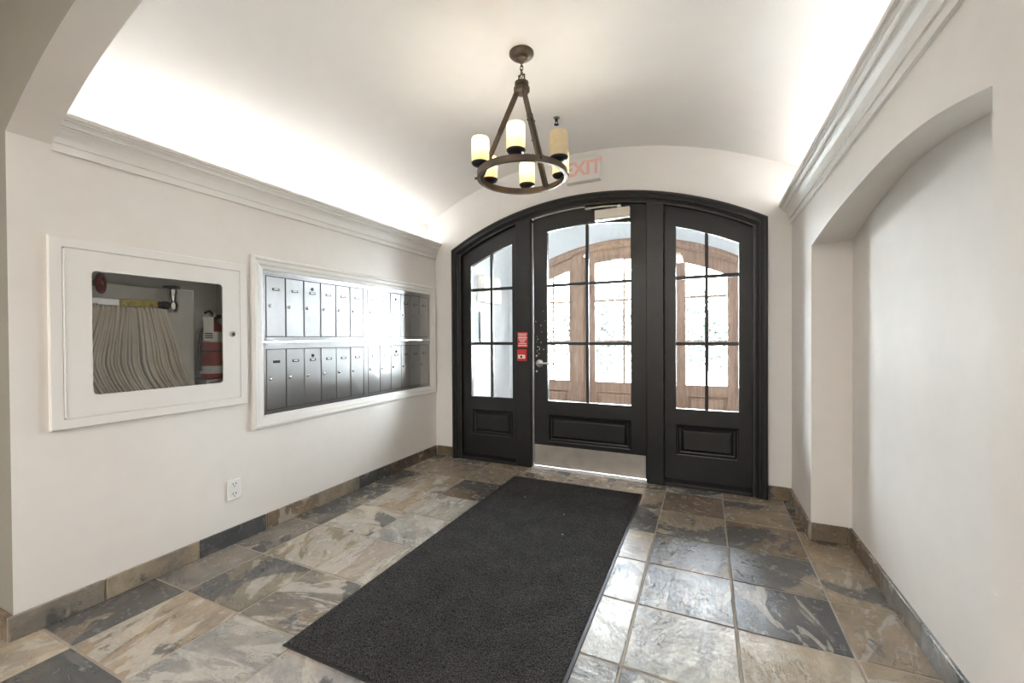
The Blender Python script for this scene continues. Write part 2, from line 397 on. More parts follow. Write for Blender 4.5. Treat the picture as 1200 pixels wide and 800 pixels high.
# lobby behind the camera
m = MB(); m.quad((-4.2,-3.2,-.05),(-4.2,YF0,-.05),(-4.2,YF0,2.75),(-4.2,-3.2,2.75)); struct(m.build('wall_lobby_left', M['lobby']))
m = MB(); m.quad((2.6,-3.2,-.05),(2.6,YF0,-.05),(2.6,YF0,2.75),(2.6,-3.2,2.75)); struct(m.build('wall_lobby_right', M['wall']))
m = MB(); m.quad((-4.2,-3.2,-.05),(2.6,-3.2,-.05),(2.6,-3.2,2.75),(-4.2,-3.2,2.75)); struct(m.build('wall_lobby_rear', M['wall']))
m = MB(); m.quad((-4.2,-3.2,2.45),(2.6,-3.2,2.45),(2.6,YF0,2.45),(-4.2,YF0,2.45)); struct(m.build('ceiling_lobby', M['ceil']))
t = bpy.data.objects['ceiling_lobby']
MB().box(-1.66, -.34, -2.32, -1.48, 2.41, 2.45).build('fill_frame', M['white'], t, bevel=.004)  # added fill panel, out of view, with its frame and diffuser
MB().box(-1.62, -.38, -2.28, -1.52, 2.402, 2.41).build('fill_diffuser', M['glow'], t)

# ------------------------------------------------------------------ floor of slate tiles
fl = struct(thing('floor', (-.8, 1.6, -.03)), 'multicoloured slate tile floor')
m = MB(); m.box(-4.2, 2.6, -3.2, YB+.1, -.03, -.0025); m.build('grout_bed', M['grout'], fl)
PAL = {'T': (.33, .275, .21), 't': (.40, .355, .29), 'G': (.235, .215, .185), 'g': (.36, .35, .33), 'D': (.11, .113, .113), 'B': (.225, .175, .125), 'M': (.25, .22, .18), 'b': (.25, .26, .27)}
GX = [.423+.329*k for k in range(-10, 3)]
GY = [-.34, -.015, .31, .638, .971, 1.292, 1.618, 1.935, 2.24, 2.56, 2.885, YB+.06]
KIND = {  # (column left edge, row near edge): palette, dark patches, pale swirl
 (-2.209,.31): ('t',0,0), (-1.88,.31): ('D',.7,25), (-1.551,.31): ('G',.3,30), (-1.222,.31): ('g',.2,30),
 (-2.209,.638): ('M',.85,0), (-1.88,.638): ('T',.0,62), (-1.551,.638): ('g',.1,40), (-1.222,.638): ('g',.2,40),
 (-2.209,.971): ('G',.1,0), (-1.88,.971): ('M',.35,35), (-1.551,.971): ('M',.1,40),
 (-2.209,1.292): ('G',.4,0), (-1.88,1.292): ('T',.0,70), (-1.551,1.292): ('t',.1,50),
 (-2.209,1.618): ('G',.45,0), (-1.88,1.618): ('t',.25,72), (-1.551,1.618): ('g',.1,40),
 (-2.209,1.935): ('T',.45,20), (-1.88,1.935): ('T',.1,60), (-1.551,1.935): ('g',.35,40),
 (-2.209,2.24): ('M',.6,10), (-1.88,2.24): ('T',.35,45), (-1.551,2.24): ('B',.75,20),
 (-2.209,2.56): ('T',.1,20), (-1.88,2.56): ('T',.1,20), (-1.551,2.56): ('T',.0,0), (-1.222,2.56): ('T',.1,0), (-.893,2.56): ('T',.2,0),
 (-.564,.971): ('b',.3,30), (-.564,1.292): ('g',.05,50), (-.564,1.618): ('g',.1,45), (-.564,1.935): ('t',.3,30), (-.564,2.24): ('G',.6,30), (-.564,2.56): ('T',.45,20),
 (-.235,.971): ('g',.2,20), (-.235,1.292): ('g',.0,45), (-.235,1.618): ('b',.2,40), (-.235,1.935): ('B',.7,20), (-.235,2.24): ('T',.55,20), (-.235,2.56): ('B',.1,0),
 (.094,.971): ('T',.3,20), (.094,1.292): ('t',.15,30), (.094,1.618): ('D',.3,40), (.094,1.935): ('M',.85,20), (.094,2.24): ('B',.35,10), (.094,2.56): ('T',.35,10),
 (.423,.971): ('B',.6,10), (.423,1.292): ('T',.1,25), (.423,1.618): ('T',.0,25), (.423,1.935): ('T',.25,10), (.423,2.24): ('T',.0,10), (.423,2.56): ('B',.2,0)}
TM = {}
def slate_piece(name, parent, cx, cy, cz, sx, sy, sz, pal, dark, pale, tilt=True):
    key = (round(sx, 3), round(sy, 3), round(sz, 3))
    if key not in TM:
        TM[key] = MB().box(-sx/2, sx/2, -sy/2, sy/2, -sz/2, sz/2).mesh('slate_piece', bevel=.0022); TM[key].materials.append(M['slate'])
    o = bpy.data.objects.new(name, TM[key]); C.objects.link(o); o.parent = parent
    o.location = (Vector((cx, cy, cz))-Vector(ORG[parent.name]))*S
    if tilt: o.rotation_euler = (random.uniform(-.0022, .0022), random.uniform(-.0022, .0022), random.uniform(-.002, .002))
    b = PAL[pal]; k = random.uniform(.92, 1.08); o.color = (b[0]*k, b[1]*k*random.uniform(.98, 1.02), b[2]*k*random.uniform(.95, 1.05), dark); o.pass_index = int(pale); return o
G = .0036
for i in range(len(GX)-1):
    for j in range(len(GY)-1):
        x0, x1, y0, y1 = GX[i], GX[i+1], GY[j], GY[j+1]
        mid = (y0+y1)/2
        if y0 >= .5:
            lo = XL; hi = XN if (y0 >= .9 and y1 < 2.6) else XR
            if x1 <= lo+.01 or x0 >= hi-.01: continue
            x0 = max(x0, lo); x1 = min(x1, hi)
        kk = min(KIND, key=lambda q: abs(q[0]-GX[i])+abs(q[1]-y0)); hit = abs(kk[0]-GX[i])+abs(kk[1]-y0) < .02
        pal, dk, pl = KIND[kk] if hit else (random.choice('TtGgMB'), random.choice((0, .2, .4)), random.choice((10, 30, 50)))
        slate_piece('tile', fl, (x0+x1)/2, mid, -.005, x1-x0-2*G, y1-y0-2*G, .01, pal, dk, pl)

# ------------------------------------------------------------------ slate baseboards
def base_run(parent, axis, fixed, side, joints, pals):
    """tiles along an axis; fixed = wall face coordinate, side = direction into the room"""
    th = .012
    for k in range(len(joints)-1):
        a, b = joints[k], joints[k+1]; pal, dk, pl = pals[k % len(pals)]
        c = fixed+side*(th/2+.001)
        # pieces are stored lying in xz or yz with their face grain along the run
        if axis == 'y': slate_piece('tile', parent, c, (a+b)/2, HB/2, th, b-a-.006, HB, pal, dk, pl, False)
        else: slate_piece('tile', parent, (a+b)/2, c, HB/2, b-a-.006, th, HB, pal, dk, pl, False)
        m = MB()
        if axis == 'y': m.box(min(fixed, fixed+side*.008), max(fixed, fixed+side*.008), a, b, 0, HB-.003)
        else: m.box(a, b, min(fixed, fixed+side*.008), max(fixed, fixed+side*.008), 0, HB-.003)
        m.build('grout', M['grout'], parent)
bl = struct(thing('baseboard_left', (XL, 1.8, 0)), 'slate baseboard below the mailboxes')
base_run(bl, 'y', XL, 1, [.558, .806, 1.137, 1.46, 1.785, 2.108, 2.427, 2.752, YB-.013], [('G',.25,10), ('T',.0,10), ('D',.85,25), ('B',.0,30), ('M',.2,10), ('D',.6,20), ('B',.4,0), ('B',.3,10)])
bf = struct(thing('baseboard_front', (-2.3, YF0, 0)), 'slate baseboard on the near wall end')
base_run(bf, 'x', YF0, -1, [-2.75, -2.42, XL], [('B',.2,10), ('B',.4,10)])
bb = struct(thing('baseboard_back', (-.8, YB, 0)), 'short slate baseboard pieces beside the black door frame')
base_run(bb, 'x', YB, -1, [XL+.013, FX-1.134], [('B',.2,10)]); base_run(bb, 'x', YB, -1, [FX+1.134, XR-.013], [('B',.3,10)])
br = struct(thing('baseboard_right', (XR, 1.8, 0)), 'slate baseboard stepping into the arched niche')
base_run(br, 'y', XR, -1, [YN1-.013, YB-.001], [('T',.25,10)])
base_run(br, 'x', YN1, -1, [XR-.001, XN-.013], [('B',.25,10)])
base_run(br, 'y', XN, -1, [YN0, 1.09, 1.42, 1.756, 2.095, 2.425, YN1], [('b',.3,10), ('D',.4,30), ('b',.3,30), ('G',.1,10), ('B',.35,10), ('B',.3,10)])
base_run(br, 'y', XR, -1, [YF1, YN0], [('G',.3,10)])

# ------------------------------------------------------------------ arched door assemblies
def arch_loop(off, n=40):
    hw = 1.132-off; R = FR-off
    pts = [(FX-hw, 0.0)]; zs = FZ+math.sqrt(R*R-hw*hw); a0 = math.atan2(zs-FZ, -hw); a1 = math.atan2(zs-FZ, hw)
    for k in range(n+1):
        a = a0+(a1-a0)*k/n; pts.append((FX+R*math.cos(a), FZ+R*math.sin(a)))
    return pts+[(FX+hw, 0.0)]
def door_assembly(dy, mat, names, labels, inner):
    Y = lambda y: y+dy
    fr = struct(thing(names[0], (FX, Y(YB), 0)), labels[0])
    prof = [(0, YB+.002), (0, 2.976), (.008, 2.972), (.016, 2.974), (.019, 2.980), (.030, 2.980), (.034, 2.976), (.048, 2.976), (.052, 2.984), (.060, 2.988), (.062, 2.998), (.077, 3.000), (.077, 3.10), (0.055, 3.10)]
    loops = [arch_loop(o) for o, _ in prof]; n = len(loops[0]); m = MB()
    vs = [(x, Y(y), z) for (o, y), lp in zip(prof, loops) for x, z in lp]
    fs = [(i*n+k, i*n+k+1, (i+1)*n+k+1, (i+1)*n+k) for i in range(len(prof)-1) for k in range(n-1)]
    m.add(vs, fs); m.build('casing', mat, fr)
    for a, b in ((-1.342, -1.215), (-.367, -.254)):
        m = MB(); m.strip(a, b, 0, arc(.070), Y(2.986), Y(3.095), 6); mu = m.build('mullion', mat, fr, bevel=.004)
    MB().box(-1.215, -.367, Y(3.0), Y(3.11), 0, .006).build('threshold', M['alu'], fr)
    def glazed(root, x0, x1, gx0, gx1, mx, zb, yf, yb, gap, top, prow):
        gm = (yf+yb)/2
        for a, b in ((x0, gx0), (gx1, x1)): MB().strip(a, b, zb, top, Y(yf), Y(yb), 6).build('stile', mat, root)
        MB().strip(gx0, gx1, garc, top, Y(yf), Y(yb), 16).build('top_rail', mat, root)
        MB().box(gx0, gx1, Y(yf), Y(yb), .412, .516).build('lock_rail', mat, root)
        MB().box(gx0, gx1, Y(yf), Y(yb), zb, .204).build('bottom_rail', mat, root)
        # recessed panel with raised field and bolection steps
        m = MB()
        for k, (ins, y) in enumerate(((0, yf), (.004, yf-.006), (.012, yf-.004), (.02, yf+.012), (.030, yf+.014), (.045, yf+.002), (.050, yf))):
            a, b, c, d = gx0+ins, gx1-ins, .204+ins*.9, .412-ins*.9
            m.v += [(a,Y(y),c),(b,Y(y),c),(b,Y(y),d),(a,Y(y),d)]
            if k: m.f += [(4*k-4+i, 4*k-4+(i+1)%4, 4*k+(i+1)%4, 4*k+i) for i in range(4)]
        k = len(m.v)//4-1; m.f.append((4*k,4*k+1,4*k+2,4*k+3))
        m.quad((gx0,Y(yb-.004),.204),(gx1,Y(yb-.004),.204),(gx1,Y(yb-.004),.412),(gx0,Y(yb-.004),.412))
        m.build('panel', mat, root)
        hw = .0105
        MB().strip(mx-hw, mx+hw, .516, lambda x: garc(x)+.003, Y(yf+.004), Y(yb-.004), 2).build('muntin', mat, root, bevel=.003)
        for z in (.952, 1.393): MB().box(gx0-.002, gx1+.002, Y(yf+.005), Y(yb-.005), z-.0115, z+.0115).build('muntin', mat, root, bevel=.003)
        # glazing bead
        zz = [.516, .952, 1.393]
        for a, b in ((gx0, mx-hw), (mx+hw, gx1)):
            for r in range(3):
                lo = zz[r] + (.0115 if r else 0); hi = (zz[r+1]-.0115) if r < 2 else garc
                MB().strip(a, b, lo, hi, Y(gm-.002), Y(gm+.002), 1 if r < 2 else 8).build('pane', M['glass'], root)
    wm = M['alu'] if inner else M['wood']
    MB().box(-1.2155, -1.2085 if inner else -1.204, Y(3.022), Y(3.036), .006, 1.88).build('weather_strip', wm, fr)
    m = MB(); m.strip(-1.215, -.80 if inner else -.367, lambda x: arc(.082)(x)-.003, lambda x: arc(.082)(x)+.005, Y(3.022), Y(3.034), 14); m.build('weather_strip', wm, fr)
    d = struct(thing(names[1], (FX, Y(3.03), 0)), labels[1])
    glazed(d, -1.205, -.3672, -1.096, -.476, -.788, .014, 3.03, 3.066, 0, arc(.0785), 3)
    for nm, lab, x0, x1, g0, g1, mx in ((names[2], labels[2], -1.842, -1.342, -1.764, -1.389, -1.577), (names[3], labels[3], -.254, .268, -.181, .192, .006)):
        s_ = struct(thing(nm, ((x0+x1)/2, Y(3.03), 0)), lab)
        glazed(s_, x0, x1, g0, g1, mx, .0, 3.03, 3.066, 0, arc(.0765), 3)
        m = MB(); m.prism([(3.032, .044), (2.996, .024), (2.992, .018), (2.992, 0.0), (3.032, 0.0)], 'x', x0+.003, x1-.003)
        for k, v in enumerate(m.v): m.v[k] = (v[0], Y(v[1]), v[2])
        m.build('sill', mat, s_)
    return fr, d
LB = ['black arched door frame with stepped casing and two posts', 'black entrance door with six glass panes and steel kick plate', 'black glazed sidelight on the mailbox side of the door', 'black glazed sidelight on the niche side of the door']
LW = ['oak arched frame of the street doors behind the glass', 'oak street door seen through the black door', 'oak street sidelight seen at the lever side', 'oak street sidelight seen through the niche-side glass']
fr1, d1 = door_assembly(0, M['black'], ['trim_3', 'door_1', 'window_1', 'window_2'], LB, True)
fr2, d2 = door_assembly(1.53, M['wood'], ['trim_4', 'door_2', 'window_3', 'window_4'], LW, False)
# kick plate, lever, closer
MB().box(-1.203, -.377, 3.026, 3.0298, .016, .176).build('kick_plate', M['kick'], d1, bevel=.001)
hd = MB().lathe([(.030, 0), (.030, -.006), (.026, -.010), (.014, -.012), (.012, -.040), (0.0005, -.041)], (-1.160, 3.030, .800), 20, 'y').build('lever_handle', M['steel'], d1, smooth=True)
m = MB(); m.tube([(-1.160, 2.993, .800), (-1.140, 2.990, .801), (-1.10, 2.990, .803), (-1.06, 2.993, .802), (-1.042, 2.998, .801)], .0075, 8); m.build('lever', M['steel'], hd, smooth=True)
for z in (.858, .739):
    MB().lathe([(.0075, 0), (.0075, -.003), (.0005, -.005)], (-1.184, 3.030, z), 10, 'y').build('bolt', M['steel'], hd, smooth=True)
cl = MB().box(-.717, -.474, 2.975, 3.029, 1.838, 1.900).build('door_closer', M['beige'], d1, bevel=.004)
MB().box(-.717, -.474, 2.977, 3.029, 1.826, 1.8375).build('closer_base', M['steel'], cl)
m = MB(); m.tube([(-.545, 2.985, 1.912), (-.66, 2.965, 1.915), (-.765, 2.985, 1.919)], .006, 6, sec=[(-.004,-.009),(.004,-.009),(.004,.009),(-.004,.009)], up=(0,0,1)); m.build('closer_arm', M['steel'], cl)
MB().lathe([(.018, 1.901), (.018, 1.914), (.012, 1.922), (.0005, 1.923)], (-.545, 2.990, 0), 12).build('closer_pivot', M['chrome'], cl, smooth=True)
MB().box(-.785, -.745, 2.972, 3.0, 1.912, 1.926).build('closer_bracket', M['steel'], cl)
# paint chips on the lever stile
for k in range(16):
    x = -1.19+abs(random.gauss(0, .035)); z = .87+abs(random.gauss(0, .13)); r = random.uniform(.002, .0045)
    MB().lathe([(r, 0), (r*.7, -.0006), (.0002, -.0008)], (min(x, -1.10), 3.0299, z), 6, 'y').build('paint_chip', M['letter'], d1)

# red notice and red pull box on the post
t = thing('alarm_notice', (-1.282, 2.986, .92), 'red notice with white lines of print on the black post', 'sign')
MB().box(-1.324, -1.240, 2.982, 2.9858, .922, 1.040).build('plate', M['red'], t, bevel=.001)
for k, (a, b, z, h) in enumerate(((.006, .078, 1.026, .006), (.010, .074, 1.012, .006), (.006, .078, .997, .008), (.012, .072, .981, .006), (.022, .062, .967, .006), (.010, .074, .953, .006), (.006, .078, .938, .007))):
    MB().box(-1.324+a, -1.324+b, 2.9805, 2.982, z-h/2, z+h/2).build('print_line', M['letter'], t)
t = thing('pull_station', (-1.282, 2.986, .818), 'small red pull box with white emblem below the red notice', 'alarm')
MB().box(-1.322, -1.243, 2.966, 2.9858, .818, .909).build('housing', M['red'], t, bevel=.003)
MB().box(-1.312, -1.253, 2.9635, 2.966, .838, .866).build('label_plate', M['letter'], t)
MB().lathe([(.009, 0), (.009, -.002), (.0004, -.0022)], (-1.284, 2.9635, .852), 12, 'y').build('emblem', M['darkcup'], t)

# exit sign
t = thing('exit_sign', (-.80, YB, 2.118), 'white box sign with faded red EXIT above the door', 'sign')
MB().box(-.925, -.675, YB-.045, YB-.001, 2.120, 2.286).build('housing', M['white'], t, bevel=.004)
MB().box(-.918, -.682, YB-.0465, YB-.045, 2.128, 2.279).build('face', M['letter'], t)
text_part('EXIT', 'lettering', M['exitred'], t, .135, .001, Matrix(((1,0,0,-.80),(0,0,-1,YB-.0475),(0,1,0,2.203),(0,0,0,1))), 1.0)
MB().box(-.925, -.675, YB-.046, YB-.001, 2.114, 2.120).build('base_strip', M['steel'], t)

# ------------------------------------------------------------------ mailboxes
ms = MB(); a0, a1, b0, b1 = 1.392, 2.994, .533, 1.430
mprof = [(0, 0), (0, .010), (.006, .016), (.016, .018), (.022, .013), (.040, .011), (.048, .006), (.056, .004), (.0655, .002), (.0655, -.006)]
for k, (i, p) in enumerate(mprof):
    ms.v += [(XL+p, a0+i, b0+i), (XL+p, a1-i, b0+i), (XL+p, a1-i, b1-i), (XL+p, a0+i, b1-i)]
    if k: ms.f += [(4*k-4+q, 4*k-4+(q+1)%4, 4*k+(q+1)%4, 4*k+q) for q in range(4)]
struct(ms.build('trim_5', M['trim']), 'cream moulded surround framing the steel mailboxes')
UW = .7365
def mailbox_bank(y0, z0, label, lower, black_slot):
    t = thing('mailbox_bank', (XL-.006, y0, z0), label, 'mailbox', 'steel mailbox banks')
    X = XL-.006; H = .394 if not lower else .384
    dz0, dz1 = (.026, .346) if not lower else (.024, .344)
    # face frame: four rails and the dark body behind
    MB().box(X-.12, X-.010, y0+.004, y0+UW-.004, z0+.002, z0+H-.002).build('body', M['blackp'], t)
    for ya in (y0+.001, y0+UW-.018): MB().box(X-.010, X+.0, ya, ya+.017, z0, z0+H).build('side_rail', M['mirror'], t)
    m = MB(); m.box(X-.010, X+.001, y0+.018, y0+UW-.018, z0, z0+dz0-.003); m.build('bottom_rail', M['mirror'], t)
    m = MB(); m.prism([(X-.01, z0+dz1+.003), (X+.001, z0+dz1+.003), (X+.001, z0+dz1+.012), (X+.005, z0+dz1+.012), (X+.005, z0+dz1+.026), (X, z0+dz1+.026), (X, z0+H), (X-.01, z0+H)], 'y', y0+.0, y0+UW-.0)
    m.build('hood_rail', M['mirror'], t)
    dw = (UW-.040)/6
    for k in range(6):
        ya = y0+.020+dw*k; yb = ya+dw
        dob = MB().box(X-.009, X+.0, ya+.0030, yb-.0030, z0+dz0, z0+dz1)
        me = dob.mesh('door', (X, ya, z0+dz0), bevel=.0012); me.materials.append(M['mirror'])
        o = bpy.data.objects.new('door', me); C.objects.link(o); o.parent = t; o.location = (Vector((X, ya, z0+dz0))-Vector(ORG[t.name]))*S
        o.rotation_euler = (0, random.uniform(-.006, .006), random.uniform(-.012, .004)); ORG[o.name] = (X, ya, z0+dz0)
        ym = (ya+yb)/2; zs = z0+dz1-.066
        blk = black_slot and k == 0
        s_ = MB().box(X+.0002, X+.002, ym-.020, ym+.020, zs-.007, zs+.007).build('name_slot', M['blackp'] if blk else M['darkcup'], o)
        if not blk: MB().box(X+.0018, X+.0024, ym-.013, ym+.013, zs-.002, zs+.004).build('name_card', M['beige'], s_)
        MB().lathe([(.0085, 0), (.0085, .003), (.006, .0045), (.0004, .005)], (X, ya+.020, (z0+dz0+z0+dz1)/2+.004), 12, 'x').build('lock', M['chrome'], o, smooth=True)
        if k == 2: MB().lathe([(.0095, 0), (.009, .003), (.0004, .004)], (X, ym, zs+.024), 12, 'x').build('bell_lock', M['darkcup'], o, smooth=True)
mailbox_bank(1.4595, .986, 'upper steel mailbox bank of six doors nearer the hose cabinet', False, False)
mailbox_bank(1.4595+UW, .986, 'upper steel mailbox bank of six doors nearer the black door', False, False)
mailbox_bank(1.4595, .598, 'lower steel mailbox bank of six doors nearer the hose cabinet', True, True)
mailbox_bank(1.4595+UW, .598, 'lower steel mailbox bank of six doors nearer the black door', True, False)

# ------------------------------------------------------------------ fire hose cabinet
def rrect(y0, y1, z0, z1, r, n=5):
    out = []
    for cy, cz, a in ((y1-r, z0+r, -90), (y1-r, z1-r, 0), (y0+r, z1-r, 90), (y0+r, z0+r, 180)):
        for k in range(n+1):
            t = math.radians(a+90*k/n); out.append((cy+r*math.cos(t), cz+r*math.sin(t)))
    return out
t = thing('hose_cabinet', (XL, 1.01, .675), 'white recessed fire hose cabinet with a windowed door', 'cabinet')
def ring_panel(m, outer, inner, x0, x1):
    n = len(outer)
    m.v += [(x0,*p) for p in outer]+[(x0,*p) for p in inner]+[(x1,*p) for p in outer]+[(x1,*p) for p in inner]
    for k in range(n):
        j = (k+1) % n
        m.f += [(k,j,n+j,n+k),(2*n+k,2*n+j,3*n+j,3*n+k),(k,j,2*n+j,2*n+k),(n+k,n+j,3*n+j,3*n+k)]
    return m
# frame
m = MB(); fp = [(0, 0), (0, .011), (.003, .014), (.034, .014), (.037, .010), (.037, -.02)]
for k, (i, p) in enumerate(fp):
    m.v += [(XL+p, .664+i, .677+i), (XL+p, 1.367-i, .677+i), (XL+p, 1.367-i, 1.370-i), (XL+p, .664+i, 1.370-i)]
    if k: m.f += [(4*k-4+q, 4*k-4+(q+1)%4, 4*k+(q+1)%4, 4*k+q) for q in range(4)]
m.build('frame', M['cabinet'], t)
# box
CB, CY0, CY1, CZ0, CZ1 = XL-.185, .702, 1.333, .712, 1.333
m = MB(); m.quad((CB,CY0,CZ0),(CB,CY1,CZ0),(CB,CY1,CZ1),(CB,CY0,CZ1))
for p, q in (((CY0,CZ0),(CY1,CZ0)),((CY1,CZ0),(CY1,CZ1)),((CY1,CZ1),(CY0,CZ1)),((CY0,CZ1),(CY0,CZ0))): m.quad((XL-.002,*p),(XL-.002,*q),(CB,*q),(CB,*p))
m.build('box', M['interior'], t)
MB().box(CB+.001, CB+.062, CY0+.001, 1.20, CZ0+.001, 1.232).build('back_panel', M['interior'], t, bevel=.004)
# door
d = MB(); ring_panel(d, rrect(.7022, 1.3288, .7152, 1.3318, .006), rrect(.779, 1.250, .793, 1.259, .016), XL+.004, XL+.013)
d = d.build('door', M['cabinet'], t)
MB().add(*(lambda P: ([(XL+.006, *p) for p in P]+[(XL+.009, *p) for p in P], [tuple(range(len(P))), tuple(range(len(P), 2*len(P)))[::-1]]+[(k, (k+1) % len(P), len(P)+(k+1) % len(P), len(P)+k) for k in range(len(P))]))(rrect(.7785, 1.2505, .7925, 1.2595, .016))).build('pane', M['glass'], d)
m = MB(); m.tube([(XL+.0135, .7025, .72), (XL+.0135, .7025, 1.327)], .0028, 8); m.build('hinge', M['cabinet'], d, smooth=True)
lk = MB().lathe([(.014, 0), (.014, .004), (.0004, .005)], (XL+.013, 1.291, 1.024), 14, 'x').build('lock', M['chrome'], d, smooth=True)
MB().box(XL+.017, XL+.0205, 1.289, 1.293, 1.019, 1.029).build('keyhole', M['blackp'], lk)
# rack with bar and label
XH = -2.165
t = thing('hose_rack', (XH, .95, 1.13), 'steel hose rack bar with a worn yellow label in the cabinet', 'rack')
MB().box(XH-.014, XH+.012, .785, 1.02, 1.136, 1.166).build('bar', M['alu'], t, bevel=.003)
MB().box(XH+.0122, XH+.0135, .886, 1.018, 1.137, 1.165).build('label_strip', M['yellow'], t)
m = MB(); m.tube([(XH+.014, .812, 1.14), (XH+.02, .812, 1.12), (XH+.02, .805, 1.09), (XH+.014, .795, 1.05)], .006, 8); m.build('clip', M['chrome'], t, smooth=True)
MB().box(XH-.058, XH-.014, .79, .81, 1.138, 1.164).build('bracket', M['steel'], t)
# hose: one continuous pleated ribbon
def hpt(tt, s):
    # tt across the pleats 0..1, s down the drop 0..1
    y_top = .79+.25*tt; y_mid = .722+.375*tt; y_bot = .80+.395*tt
    z = 1.128-(1.128-.735)*s
    if s < .55: q = s/.55; q = q*q*(3-2*q)*.35+q*.65; y = y_top+(y_mid-y_top)*q
    else: q = (s-.55)/.45; y = y_mid+(y_bot-y_mid)*(q*q*.7+q*.3)
    return y, z
path = []; NP = 34
for k in range(NP):
    tt = k/(NP-1); jit = random.uniform(-.004, .004); dx = random.uniform(-.006, .006)
    seq = [q/14 for q in range(15)]
    if k % 2: seq = seq[::-1]
    for s_ in seq:
        y, z = hpt(tt, s_); path.append((XH+dx+.012*math.sin(s_*3), y+jit*math.sin(s_*3.1), z))
m = MB(); hw_, th_ = .027, .0042
m.tube(path, 0, sec=[(-hw_, -th_*.4), (-hw_*.92, -th_), (hw_*.92, -th_), (hw_, -th_*.4), (hw_, th_*.4), (hw_*.92, th_), (-hw_*.92, th_), (-hw_, th_*.4)], up=(1, 0, 0))
hs = m.build('fire_hose', M['hose'], smooth=True); tag(hs, 'cream canvas fire hose hanging in pleats from the rack', 'hose')
# chrome angle valve
t = thing('chrome_valve', (XH, 1.075, 1.13), 'chrome angle valve with a black knob beside the hose', 'valve')
MB().lathe([(.010, 1.118), (.016, 1.122), (.020, 1.135), (.022, 1.150), (.020, 1.165), (.015, 1.172), (.016, 1.20), (.019, 1.203), (.019, 1.222), (.012, 1.226)], (XH, 1.078, 0), 18).build('body', M['chrome'], t, smooth=True)
MB().lathe([(.012, 1.226), (.033, 1.228), (.034, 1.236), (.012, 1.240)], (XH, 1.078, 0), 18).build('knob', M['blackp'], t, smooth=True)
MB().lathe([(.012, 1.02), (.015, 1.022), (.015, 1.040), (.018, 1.042), (.018, 1.060)], (XH, 0, 1.150), 14, 'y').build('coupling', M['darkcup'], t, smooth=True)
# red wheel valve
t = thing('wheel_valve', (-2.15, .79, 1.18), 'dark red handwheel valve on a brass stem in the cabinet corner', 'valve')
wc = Vector((-2.16, .832, 1.222))
rot = Matrix.Rotation(math.radians(-38), 3, 'Z')
wl = MB(); wl.tube([wc+rot @ Vector((.034*math.cos(a), 0, .034*math.sin(a))) for a in [2*math.pi*k/24 for k in range(24)]], .0075, 8, closed=True); wl = wl.build('handwheel', M['darkred'], t, smooth=True)
for k in range(4):
    a = math.pi/2*k+.4; m = MB(); m.tube([wc, wc+rot @ Vector((.033*math.cos(a), 0, .033*math.sin(a)))], .005, 6); m.build('spoke', M['darkred'], wl)
m = MB(); m.tube([wc+rot @ Vector((0, .006, 0)), wc+rot @ Vector((0, -.085, 0))], .010, 10); m.build('stem', M['brass'], t, smooth=True)
MB().lathe([(.028, 1.14), (.03, 1.16), (.03, 1.28), (.024, 1.31)], (-2.19, .742, 0), 16).build('body', M['brass'], t, smooth=True)
# extinguisher
ex = (-2.185, 1.262)
t = thing('fire_extinguisher', (*ex, .80), 'red fire extinguisher with a white tag behind the cabinet glass', 'extinguisher')
MB().lathe([(.046, .808), (.054, .815), (.0545, .83), (.0545, 1.03), (.050, 1.055), (.032, 1.075), (.016, 1.082), (.016, 1.10)], (*ex, 0), 26).build('cylinder', M['extred'], t, smooth=True)
for z0_, z1_ in ((.835, .872), (.985, 1.035)):
    MB().lathe([(.0550, z0_), (.0552, z1_)], (*ex, 0), 26, cap=False).build('label_band', M['letter'], t, smooth=True)
MB().lathe([(.0556, .938), (.0556, .946)], (*ex, 0), 26, cap=False).build('strap', M['darkcup'], t, smooth=True)
MB().lathe([(.018, 1.10), (.018, 1.12), (.012, 1.13)], (*ex, 0), 14).build('head', M['chrome'], t, smooth=True)
m = MB(); m.tube([(ex[0], ex[1], 1.118), (ex[0]+.02, ex[1]-.03, 1.135), (ex[0]+.03, ex[1]-.055, 1.125)], .006, 8); m.build('squeeze_handle', M['blackp'], t, smooth=True)
m = MB(); m.tube([(ex[0], ex[1]+.01, 1.112), (ex[0]+.035, ex[1]+.025, 1.115), (ex[0]+.045, ex[1]-.04, 1.09), (ex[0]+.01, ex[1]-.062, 1.03), (ex[0], ex[1]-.064, .95), (ex[0], ex[1]-.062, .85)], .0075, 8); m.build('discharge_hose', M['darkcup'], t, smooth=True)
MB().box(ex[0]+.052, ex[0]+.0535, ex[1]-.075, ex[1]-.030, .993, 1.105).build('inspection_tag', M['letter'], t)
for k in range(3): MB().box(ex[0]+.0535, ex[0]+.0540, ex[1]-.070, ex[1]-.035, 1.004+.010*k, 1.009+.010*k).build('tag_print', M['darkcup'], t)
MB().box(CB+.002, ex[0]+.04, 1.205, CY1-.002, .722, .807).build('stand', M['alu'], t, bevel=.003)

# ------------------------------------------------------------------ wall outlet
t = thing('wall_outlet', (XL, 1.302, .212), 'white duplex outlet plate low on the wall below the cabinet', 'outlet')
MB().box(XL+.0005, XL+.006, 1.266, 1.330, .214, .312).build('cover_plate', M['white'], t, bevel=.002)
for z in (.288, .240):
    o = MB().lathe([(.017, 0), (.017, .0015), (.0004, .002)], (XL+.006, 1.298, z), 16, 'x').build('receptacle', M['white'], t)
    for dy in (-.007, .007): MB().box(XL+.0078, XL+.0086, 1.298+dy-.0015, 1.298+dy+.0015, z, z+.010).build('slot', M['blackp'], o)
    MB().lathe([(.003, 0), (.0004, .0008)], (XL+.0078, 1.298, z-.008), 8, 'x').build('slot', M['blackp'], o)

